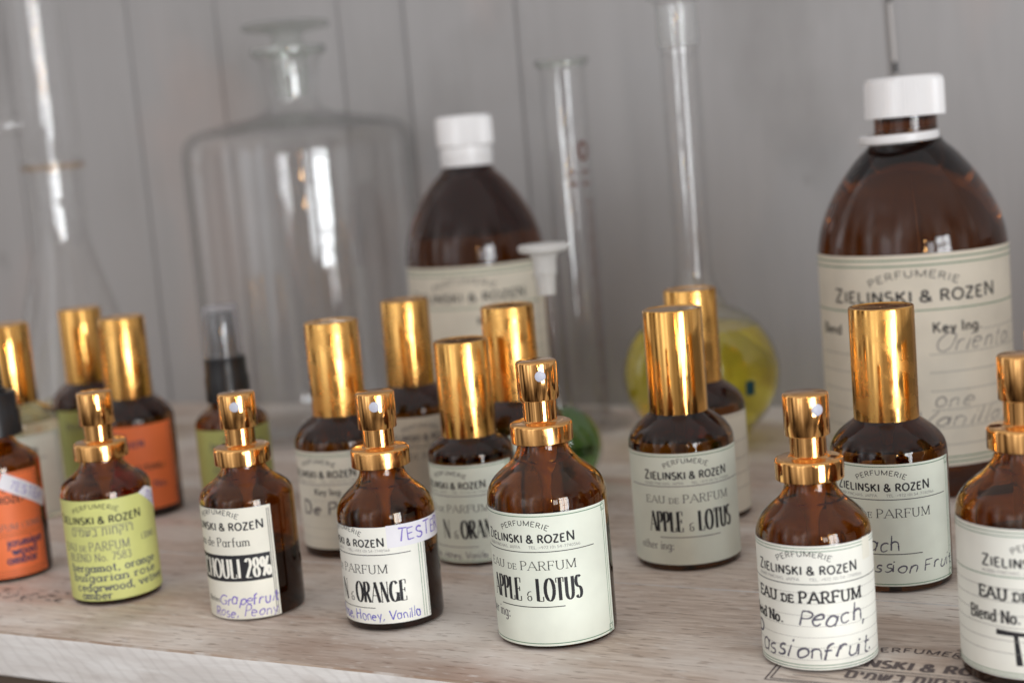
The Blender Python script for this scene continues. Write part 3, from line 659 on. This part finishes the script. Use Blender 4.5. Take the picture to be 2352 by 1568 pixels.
b = make_bottle('spray_bottle', 'slim amber bottle with olive label and black mist sprayer under a clear cap', None, -424.5, 167.5, '30b', 'none', 28)
black_top(b, 50.2, 10.0, 20.5, 6.4, 20.5, True)
p, k, pl = lab(b, '30', 4, -26, 24, 2, 39.5, 'olive')
hdr(k, 31, 2.3, 26, col='grey'); k.text('EAU DE PARFUM', 'small', 0, 20, 2.6, 24, 'grey')
k.build('lettering', p)

# --- second and third rows: tall gold caps
b = make_bottle('perfume_bottle', 'gold capped amber bottle labelled APPLE & LOTUS, standing in front of another gold capped bottle', GC, -192.4, 133.3, '50c', 'cap', 45)
p, k, pl = lab(b, '50', 3, -33, 33, 2.3, 42.4, 'mint')
for v in (41.4,): k.line(-32.5, v, 32.5, v, .26, 'green')
hdr(k, 33.3, 2.7, 32, rule=30.7, rulew=24.5, rulec='grey')
k.text('EAU DE PARFUM', 'serif', 0, 24.7, 2.6, 32, sizes=EDP)
k.text('APPLE', 'didone', -8.6, 14.4, 7.2, 12.6); k.text('§', 'serif', .7, 14.5, 3.0, 1.5); k.text('LOTUS', 'didone', 10.1, 14.4, 7.2, 13.6)
k.line(-11, 12.3, 11.5, 12.3, .28, 'grey'); k.text('other ing:', 'serif', -13, 7.9, 3.0, 14, 'grey')
k.build('lettering', p)

b = make_bottle('perfume_bottle', 'gold capped amber bottle with handwritten Passion Fruit on a grey white label', GC, -115.6, 124.6, '50c', 'cap', 45)
p, k, pl = lab(b, '50', -9, -27.5, 27.5, 2.2, 42.6, 'mint')
border(k, -26.4, 26.4, 2.4, 42.3)
hdr(k, 33.8, 2.55, 32.5, rule=31.0, rulew=23.5, rulec='ink')
k.text('EAU DE PARFUM', 'serif', 0, 25.0, 2.6, 32, sizes=EDP)
k.line(-11, 12.9, 12.5, 12.9, .28, 'ink'); k.build('lettering', p)
h = Ink(pl); h.text('Peach', 'hand', -4, 14.0, 4.6, 18, 'pencil'); h.text('Passion Fruit', 'hand', 7.5, 6.8, 4.0, 37, 'pencil'); h.build('handwriting', p)

b = make_bottle('perfume_bottle', 'shorter gold capped amber bottle with an ORANGE label between two sprayers', GC, -273.2, 120.9, '30b', 'cap', 39)
p, k, pl = lab(b, '30', -35, -23.5, 27, 1.4, 38.4, 'mint')
border(k, -23, 25.8, 1.6, 38.1)
hdr(k, 29.6, 2.5, 29, rule=26.8, rulew=19, rulec='grey')
k.text('EAU DE PARFUM', 'serif', 0, 20.6, 2.5, 30, sizes=EDP)
k.text('N', 'didone', -2.8, 10.6, 6.9, 3.4); k.text('§', 'serif', 1.6, 10.7, 2.9, 1.5); k.text('ORANGE', 'didone', 12.4, 10.6, 6.9, 17.4)
k.line(-10, 7.4, 10, 7.4, .24, 'grey'); k.build('lettering', p)
h = Ink(pl); h.text('Rose, Honey, Vanilla', 'pen', 0, 3.0, 2.6, 26, 'pencil'); h.build('handwriting', p)

b = make_bottle('perfume_bottle', 'gold capped amber bottle with a cream label marked Key Ing, behind the TESTER bottle', GC, -333.1, 122.8, '50c', 'cap', 45)
p, k, pl = lab(b, '50', -36, -28, 31, 3.6, 42.4, 'cream')
for v in (41.4, 40.4): k.line(-30.5, v, 30.5, v, .24, 'green')
hdr(k, 32.2, 2.7, 32, rule=29.4, rulew=24, rulec='grey')
k.text('Key Ing.', 'type', 4, 25.4, 2.4, 12); h = Ink(pl)
for v in (23, 17, 12, 8): k.dots(-28, 28, v, .16, 'dot', .8, .5)
h.text('De P', 'marker', -1, 17.6, 4.8, 17, 'grey'); k.build('lettering', p); h.build('handwriting', p)

b = make_bottle('perfume_bottle', 'gold capped amber bottle with a faded beige label below the middle white capped bottle', GC, -338.8, 187.8, '50c', 'cap', 45)
p, k, pl = lab(b, '50', 6, -31, 31, 3.4, 42.4, 'old')
hdr(k, 32.2, 2.7, 32, rule=29.4, col='grey'); k.text('EAU DE PARFUM', 'serif', 0, 24, 2.6, 30, 'grey'); k.build('lettering', p)

b = make_bottle('perfume_bottle', 'gold capped amber bottle with mint label half hidden behind the foremost sprayer', GC, -271.6, 157.0, '50c', 'cap', 45)
p, k, pl = lab(b, '50', 0, -32, 32, 1.4, 42.4, 'mint')
border(k, -29, 29, 1.6, 42); hdr(k, 33.3, 2.6, 32, rule=30.6, rulec='grey'); k.text('EAU DE PARFUM', 'serif', 0, 24.6, 2.6, 32, 'grey'); k.build('lettering', p)

b = make_bottle('perfume_bottle', 'gold capped amber bottle in front of the yellow flask, its plain ruled label mostly hidden', GC, -208.3, 194.0, '50c', 'cap', 45)
p, k, pl = lab(b, '50', 6, -33, 33, 2.4, 42.4, 'cream')
for v in (41.4, 31, 24, 18, 12): k.line(-32, v, 32, v, .2, 'dot')
k.build('lettering', p)

b = make_bottle('perfume_bottle', 'gold capped amber bottle with an orange red label behind the lime label', GC, -472.8, 155.7, '50c', 'cap', 45)
p, k, pl = lab(b, '50', -34, -26, 30.6, 4, 43.2, 'orange')
border(k, -25, 29.4, 4.4, 43, sides='lr', col='brown_ink', corner=False)
hdr(k, 33.4, 2.7, 30, tel=False, col='navy')
k.text('EAU DE PARFUM (50ML)', 'type', 4, 22.4, 2.6, 40, 'ink'); k.text('BLEND No.', 'type', 12, 14.0, 3.0, 26, 'navy')
k.build('lettering', p)

b = make_bottle('perfume_bottle', 'gold capped amber bottle with an olive label at the back beside the orange one', GC, -538.3, 197.1, '50c', 'cap', 42)
p, k, pl = lab(b, '50', 0, -31, 31, 2.4, 42.0, 'olive'); hdr(k, 33, 2.6, 30, col='grey'); k.build('lettering', p)

b = make_bottle('perfume_bottle', 'clear glass bottle of pale liquid with a gold cap and a green edged white label', None, -530.7, 140.4, '50c', 'cap', 45, mats=('straw', 'straw'))
p, k, pl = lab(b, '50', -24, -31, 31, 1.2, 40.4, 'mint')
border(k, -28.6, 28.6, 1.4, 40.2)
hdr(k, 31.5, 2.6, 31, rule=29); k.text('EAU DE PARFUM', 'serif', 0, 23, 2.6, 30, 'grey'); k.text('VETIVER', 'didone', 0, 12, 6, 22) if False else None
k.build('lettering', p)

b = make_bottle('perfume_bottle', 'gold capped bottle peeping out behind the big sprayer at the right edge', GC, -60.0, 121.0, '30', 'cap', 36)
p, k, pl = lab(b, '30', 0, -28, 28, 1.4, 35.6, 'cream'); hdr(k, 28, 2.3, 28, rule=25.2); k.build('lettering', p)

# --- large amber bottles with white caps
BIG = [(38.5, 2.0), (38.5, 96.0), (38.2, 99.5), (37.2, 106), (34.8, 113.5), (31.0, 121.4), (26.0, 129.2), (19.6, 136.9), (15.3, 140.9), (13.3, 144.0), (12.7, 147.0), (12.6, 153.0)]
def big_bottle(label, x, y, s, ring_gap, level, sz=1.0):
    x += XO
    root = bpy.data.objects.new('large_bottle', None); COL.objects.link(root); root.location = (x*MM, y*MM, .0002)
    root.rotation_euler = (0, 0, facing(x, y)); tag(root, label, 'bottle', 'large amber bottles with white screw caps')
    prof = [(r*s, z*sz) for r, z in BIG]
    me = body_mesh(prof, level*sz, 2.2); me.materials.append(M['brown']); me.materials.append(M['brown_deep'])
    link('glass_body', me, [], root)
    if ring_gap:
        ring = [(13.0, 142.6), (15.6, 142.2), (16.1, 142.8), (16.0, 145.2), (15.4, 145.8), (13.0, 145.4), (13.0, 142.6)]
        link('tamper_ring', lathe([(r*s, z*s) for r, z in ring], 72), [M['white_cap']], root).rotation_euler = (.03, -.02, 0)
        cp = [(13.2, 152.2), (15.9, 152.0), (16.1, 152.4), (16.0, 165.6), (15.3, 167.6), (14.0, 168.3), (0, 168.4)]
        link('screw_cap', lathe([(r*s, z*sz) for r, z in cp], 136, ribs=(152.3*s, 166*s, .04)), [M['white_cap']], root)
    else:
        cp = [(13.0, 144.2), (14.2, 144.0), (14.4, 144.6), (14.4, 148.6), (14.9, 149.0), (14.9, 150.2), (14.4, 150.7), (14.4, 154.0), (15.3, 154.8), (15.6, 155.6), (15.5, 168.0), (14.8, 169.6), (13.6, 170.2), (0, 170.4)]
        link('screw_cap', lathe([(r*s, z*sz) for r, z in cp], 136, ribs=(155*sz, 168.5*sz, .035)), [M['white_cap']], root)
    return root
def big_label(root, s, rot, u0, u1, hand):
    R = 38.5*s
    p = patch('label', R, rot, u0, u1, 13*s, 98.4*s, M['old'], root); k = Ink(cyl_place(R, rot)); S = s
    for v in (96.4, 94.0, 16.6, 14.7): k.line(u0+.3, v*S, u1-.3, v*S, .55*S, 'green')
    k.text('PERFUMERIE', 'light', 0, 89.6*S, 2.7*S, 36*S, arc=42*S)
    k.text('ZIELINSKI & ROZEN', 'sans', 0, 79.6*S, 4.3*S, 71*S, sizes=[1.22]+[1]*15+[1.25])
    k.line(u0+2, 76.2*S, u1-2, 76.2*S, .5*S, 'green')
    k.text('Key Ing.', 'bold', 17*S, 67.0*S, 4.0*S, 21*S); k.text('Blend', 'bold', -40*S, 66.4*S, 4.0*S, 14*S)
    k.dots(28.5*S, 58*S, 66.6*S, .45*S, 'dot', 1.0*S, .55)
    for v in (58.4, 51.1, 43.6, 35.9, 28.6, 21.7): k.dots(5*S, 57*S, v*S, .5*S, 'dot', 1.0*S, .55); k.dots(-50*S, -6*S, v*S, .5*S, 'dot', 1.0*S, .55)
    k.build('lettering', p)
    if hand:
        h = Ink(cyl_place(R, rot)); h.text('Oriental', 'faint', 26, 59.4, 6.6, 40, 'grey'); h.text('Lime', 'hand', 6, 36.6, 6.0, 20, 'pencil') if False else None
        h.text('one', 'faint', 13, 37.0, 6.0, 16, 'grey'); h.text('Vanilla', 'faint', 16, 29.4, 6.0, 38, 'grey'); h.build('handwriting', p)
b = big_bottle('largest amber bottle, its white ribbed cap above a loose white neck ring', -135.0, 262.8, 1.0, True, 150)
big_label(b, 1.0, 0, -58, 58, True)
b = big_bottle('large amber bottle with white cap between the clear jar and measuring cylinder', -381.5, 332.0, .965, False, 108, 1.012)
big_label(b, .965, -12, -53, 53, False)

# --- laboratory glass at the back
def thing(name, label, cat, x, y, group=None):
    root = bpy.data.objects.new(name, None); COL.objects.link(root); root.location = ((x+XO)*MM, y*MM, .0002)
    root.rotation_euler = (0, 0, facing(x+XO, y)); return tag(root, label, cat, group)
def two_sided(outer, wall=1.6):  # closed thin vessel profile: outer up, inner down
    inner = [(max(0, r-wall), z+(wall if z < 3 else 0)) for r, z in outer][::-1]
    return outer+inner
j = thing('apothecary_jar', 'wide clear glass apothecary jar with flat disc stopper, empty', 'jar', -499, 345)
jar = [(0, 1.0), (60, .2), (64.5, 1.2), (66.3, 5), (66.5, 12), (66.5, 160), (66.0, 166), (64.0, 171.5), (60, 175), (52, 177.5), (38, 180), (24, 182.5), (17, 185), (14.8, 188), (14.3, 192), (14.8, 202), (16.4, 211), (18.0, 214.5), (20.6, 216.5), (21.2, 218.5), (20.4, 220.6)]
link('vessel', lathe(jar, 96, closed=False), [M['clear']], j)
link('inner_wall', lathe([(0, 5), (58, 4.4), (63.2, 7), (64.2, 12), (64.2, 160), (62.5, 168), (58.5, 172.6), (38, 177.4), (22, 180.4), (14.5, 184), (12.3, 190), (12.6, 202), (14.2, 211), (17, 217), (20.4, 220.6)], 96, closed=False), [M['clear']], j)
link('stopper', lathe([(0, 192), (9.5, 192.2), (11.2, 204), (11.2, 219), (9.5, 223.5), (8.2, 226), (10, 228.5), (18, 230), (24.6, 231), (25.4, 232.6), (24.6, 234.2), (18, 235), (0, 235.4)], 72), [M['rim']], j)

fl = thing('conical_flask', 'clear conical flask with yellow liquid in its bottom, at the far left', 'flask', -634, 288)
con = [(0, .8), (40, .2), (45, 1.6), (46.4, 6), (46.2, 12), (43, 24), (36, 48), (27, 80), (18.5, 110), (15.8, 122), (15.4, 130), (15.4, 160), (15.6, 164), (17.6, 166), (17.8, 168), (16.4, 169.4)]
link('vessel', lathe(con, 80, closed=False), [M['clear']], fl)
link('inner_wall', lathe([(max(0, r-1.8), z+(1.6 if z < 12 else 0)) for r, z in con], 80, closed=False), [M['clear']], fl)
link('liquid', lathe([(0, 2.6), (40, 2.2), (43.6, 6), (43.6, 12), (40.6, 24), (0, 24.0)], 80), [M['yellow']], fl)
link('neck_ring', lathe([(16.0, 163.2), (18.2, 163.4), (18.6, 165), (18.2, 166.6), (16.0, 166.8), (16.0, 163.2)], 72), [thin('amber_ring', (.985, .93, .87), (.9, .78, .66), .1)], fl)
ad = thing('glass_adapter', 'clear glass adapter tube with a side arm standing in the conical flask neck', 'glass tube', -634, 288)
link('tube', lathe([(11.2, 140), (13.4, 166), (14.6, 172), (16.8, 184), (17.2, 200), (16.4, 240), (15.8, 330)], 64, closed=False), [M['clear']], ad)
link('inner_tube', lathe([(6.2, 120), (6.6, 180), (7.2, 260), (7.2, 330)], 48, closed=False), [M['clear']], ad)
arm = link('side_arm', lathe([(7.0, 14), (6.4, 20), (5.6, 26), (5.4, 95), (6.2, 97)], 48, closed=False), [M['clear']], ad)
arm.matrix_local = Matrix.Translation((0, 0, .192)) @ Matrix.Rotation(-PI/2-.06, 4, 'Y')

vf = thing('volumetric_flask', 'tall clear flask with a round bulb of yellow liquid and a glass stopper', 'flask', -252.5, 318, 'stoppered volumetric flasks')
def bulb(R, rn, zn, ztop, flat=.93):
    zc = R*flat; pts = [(0, .6), (R*.42, .1), (R*.55, .9)]
    for a in range(-50, 76, 9): pts.append((R*math.cos(math.radians(a)), zc+R*flat*math.sin(math.radians(a))))
    pts += [(rn+2.4, zn-5), (rn+.7, zn), (rn, zn+7), (rn, ztop)]
    return pts
bp_ = bulb(38.5, 9.0, 82, 193)
link('vessel', lathe(bp_+[(9.6, 194), (9.8, 214), (10.4, 215.4), (9.0, 216)], 80, closed=False), [M['clear']], vf)
link('inner_wall', lathe([(max(0, r-1.4), z+(1.2 if z < 6 else 0)) for r, z in bp_], 80, closed=False), [M['clear']], vf)
lq = [(r*.975, z*.975+1.2) for r, z in bp_ if z < 62]
link('liquid', lathe(lq+[(0, lq[-1][1])], 80), [M['yellow']], vf)
link('rim', lathe([(20.2, 216.6), (21.4, 217.4), (21.6, 219), (20.8, 220.8), (20.0, 220.6), (20.2, 216.6)], 72), [M['rim']], j)
link('stopper', lathe([(0, 190), (7.8, 190), (8.7, 214.5), (13.5, 217), (14.6, 219), (14.2, 232), (12, 236), (0, 237)], 64), [M['clear']], vf)
link('ground_joint', lathe([(9.7, 194.5), (10.1, 195.5), (10.1, 213), (9.9, 214)], 64, closed=False), [M['ground']], vf)
mk = Ink(lambda u, v, off=0: ((38.9*math.sin(.62+u/38.5))*MM*math.cos((v-34)/38.5), -38.9*math.cos(.62+u/38.5)*MM*math.cos((v-34)/38.5), v*MM))
mk.ribbon([(-2.6, 32), (2.6, 32)], [7, 7], 'teal'); mk.build('printed_mark', vf)

sf = thing('volumetric_flask', 'small flask of green liquid with a white plastic stopper, mostly hidden behind other bottles', 'flask', -285.2, 221, 'stoppered volumetric flasks')
bp_ = bulb(19.5, 5.0, 44, 94, 1.0)
link('vessel', lathe(bp_+[(5.8, 95), (6.0, 97), (5.2, 98)], 64, closed=False), [M['clear']], sf)
lq = [(r*.94, z*.95+1.2) for r, z in bp_ if z < 38]
link('liquid', lathe(lq+[(0, lq[-1][1])], 64), [M['green_l']], sf)
link('stopper', lathe([(0, 88), (3.9, 88), (4.4, 96.6), (5.0, 97), (5.2, 103.5), (6.2, 106), (10.6, 107.2), (11.3, 108.4), (11.2, 109.8), (10.4, 110.4), (0, 110.2)], 56), [M['white_soft']], sf)

cl = thing('measuring_cylinder', 'tall slim glass measuring cylinder with brown graduation marks', 'measuring cylinder', -331, 352)
link('vessel', lathe([(0, 4), (11.6, 4), (12.0, 8), (12.0, 190), (12.4, 192.6), (14.0, 194.6), (14.2, 195.6), (13.2, 196.2)], 64, closed=False), [M['clear']], cl)
link('inner_wall', lathe([(0, 6), (10.2, 6), (10.5, 10), (10.5, 190), (11.2, 193), (13.2, 196.2)], 64, closed=False), [M['clear']], cl)
link('rim', lathe([(12.3, 192.6), (14.1, 194.2), (14.6, 195.6), (14.0, 196.8), (12.6, 196.4), (12.0, 194.6), (12.3, 192.6)], 64), [M['rim']], cl)
link('base', lathe([(0, 0), (23, 0), (24, 1), (23.6, 3), (16, 5.5), (11.5, 9), (0, 9)], 6), [M['clear']], cl)
k = Ink(cyl_place(12.0, 24))
k.text('0', 'bold', 3.2, 144, 9.0, 6.5, 'brown_ink')
for v in (137.5, 131.5):
    for u in (-5.5, -3.4, 2.0, 4.6): k.line(u, v, u+1.4, v, 2.3, 'brown_ink')
for i in range(60):
    v = 122-i*1.9; L = 5.5 if i % 10 == 0 else (4.0 if i % 5 == 0 else 2.6); k.line(5.5-L*.5, v, 5.5+L*.5, v, .6, 'brown_ink')
k.build('graduations', cl)

# --- cord hanging down the wall
bm = bmesh.new()
cu = bpy.data.objects.new('hanging_cord', None)
def tube_mesh(pts, r, mi=0, bm=None, seg=10):
    prev = None
    for i, p in enumerate(pts):
        ring = [bm.verts.new(((p[0]+r*math.cos(2*PI*k/seg))*MM, (p[1]+r*math.sin(2*PI*k/seg))*MM, p[2]*MM)) for k in range(seg)]
        if prev:
            for k in range(seg):
                f = bm.faces.new((prev[k], prev[(k+1) % seg], ring[(k+1) % seg], ring[k])); f.smooth = True; f.material_index = mi(i) if callable(mi) else mi
        prev = ring
cx0 = XO-172
pts = [(cx0+.8*math.sin(z*.05)+(.6 if z > 225 else 0), 412.2+.4*math.sin(z*.031), z) for z in range(420, 1, -3)]
tube_mesh(pts, .95, lambda i: 1 if (pts[i][2] > 207 or 171 < pts[i][2] < 180) else 0, bm)
me = bpy.data.meshes.new('hanging_cord'); bm.to_mesh(me); bm.free()
tag(link('hanging_cord', me, [M['cord'], M['cord_dark']]), 'thin pale cord with dark knots hanging down the wall behind the right bottle', 'cord')
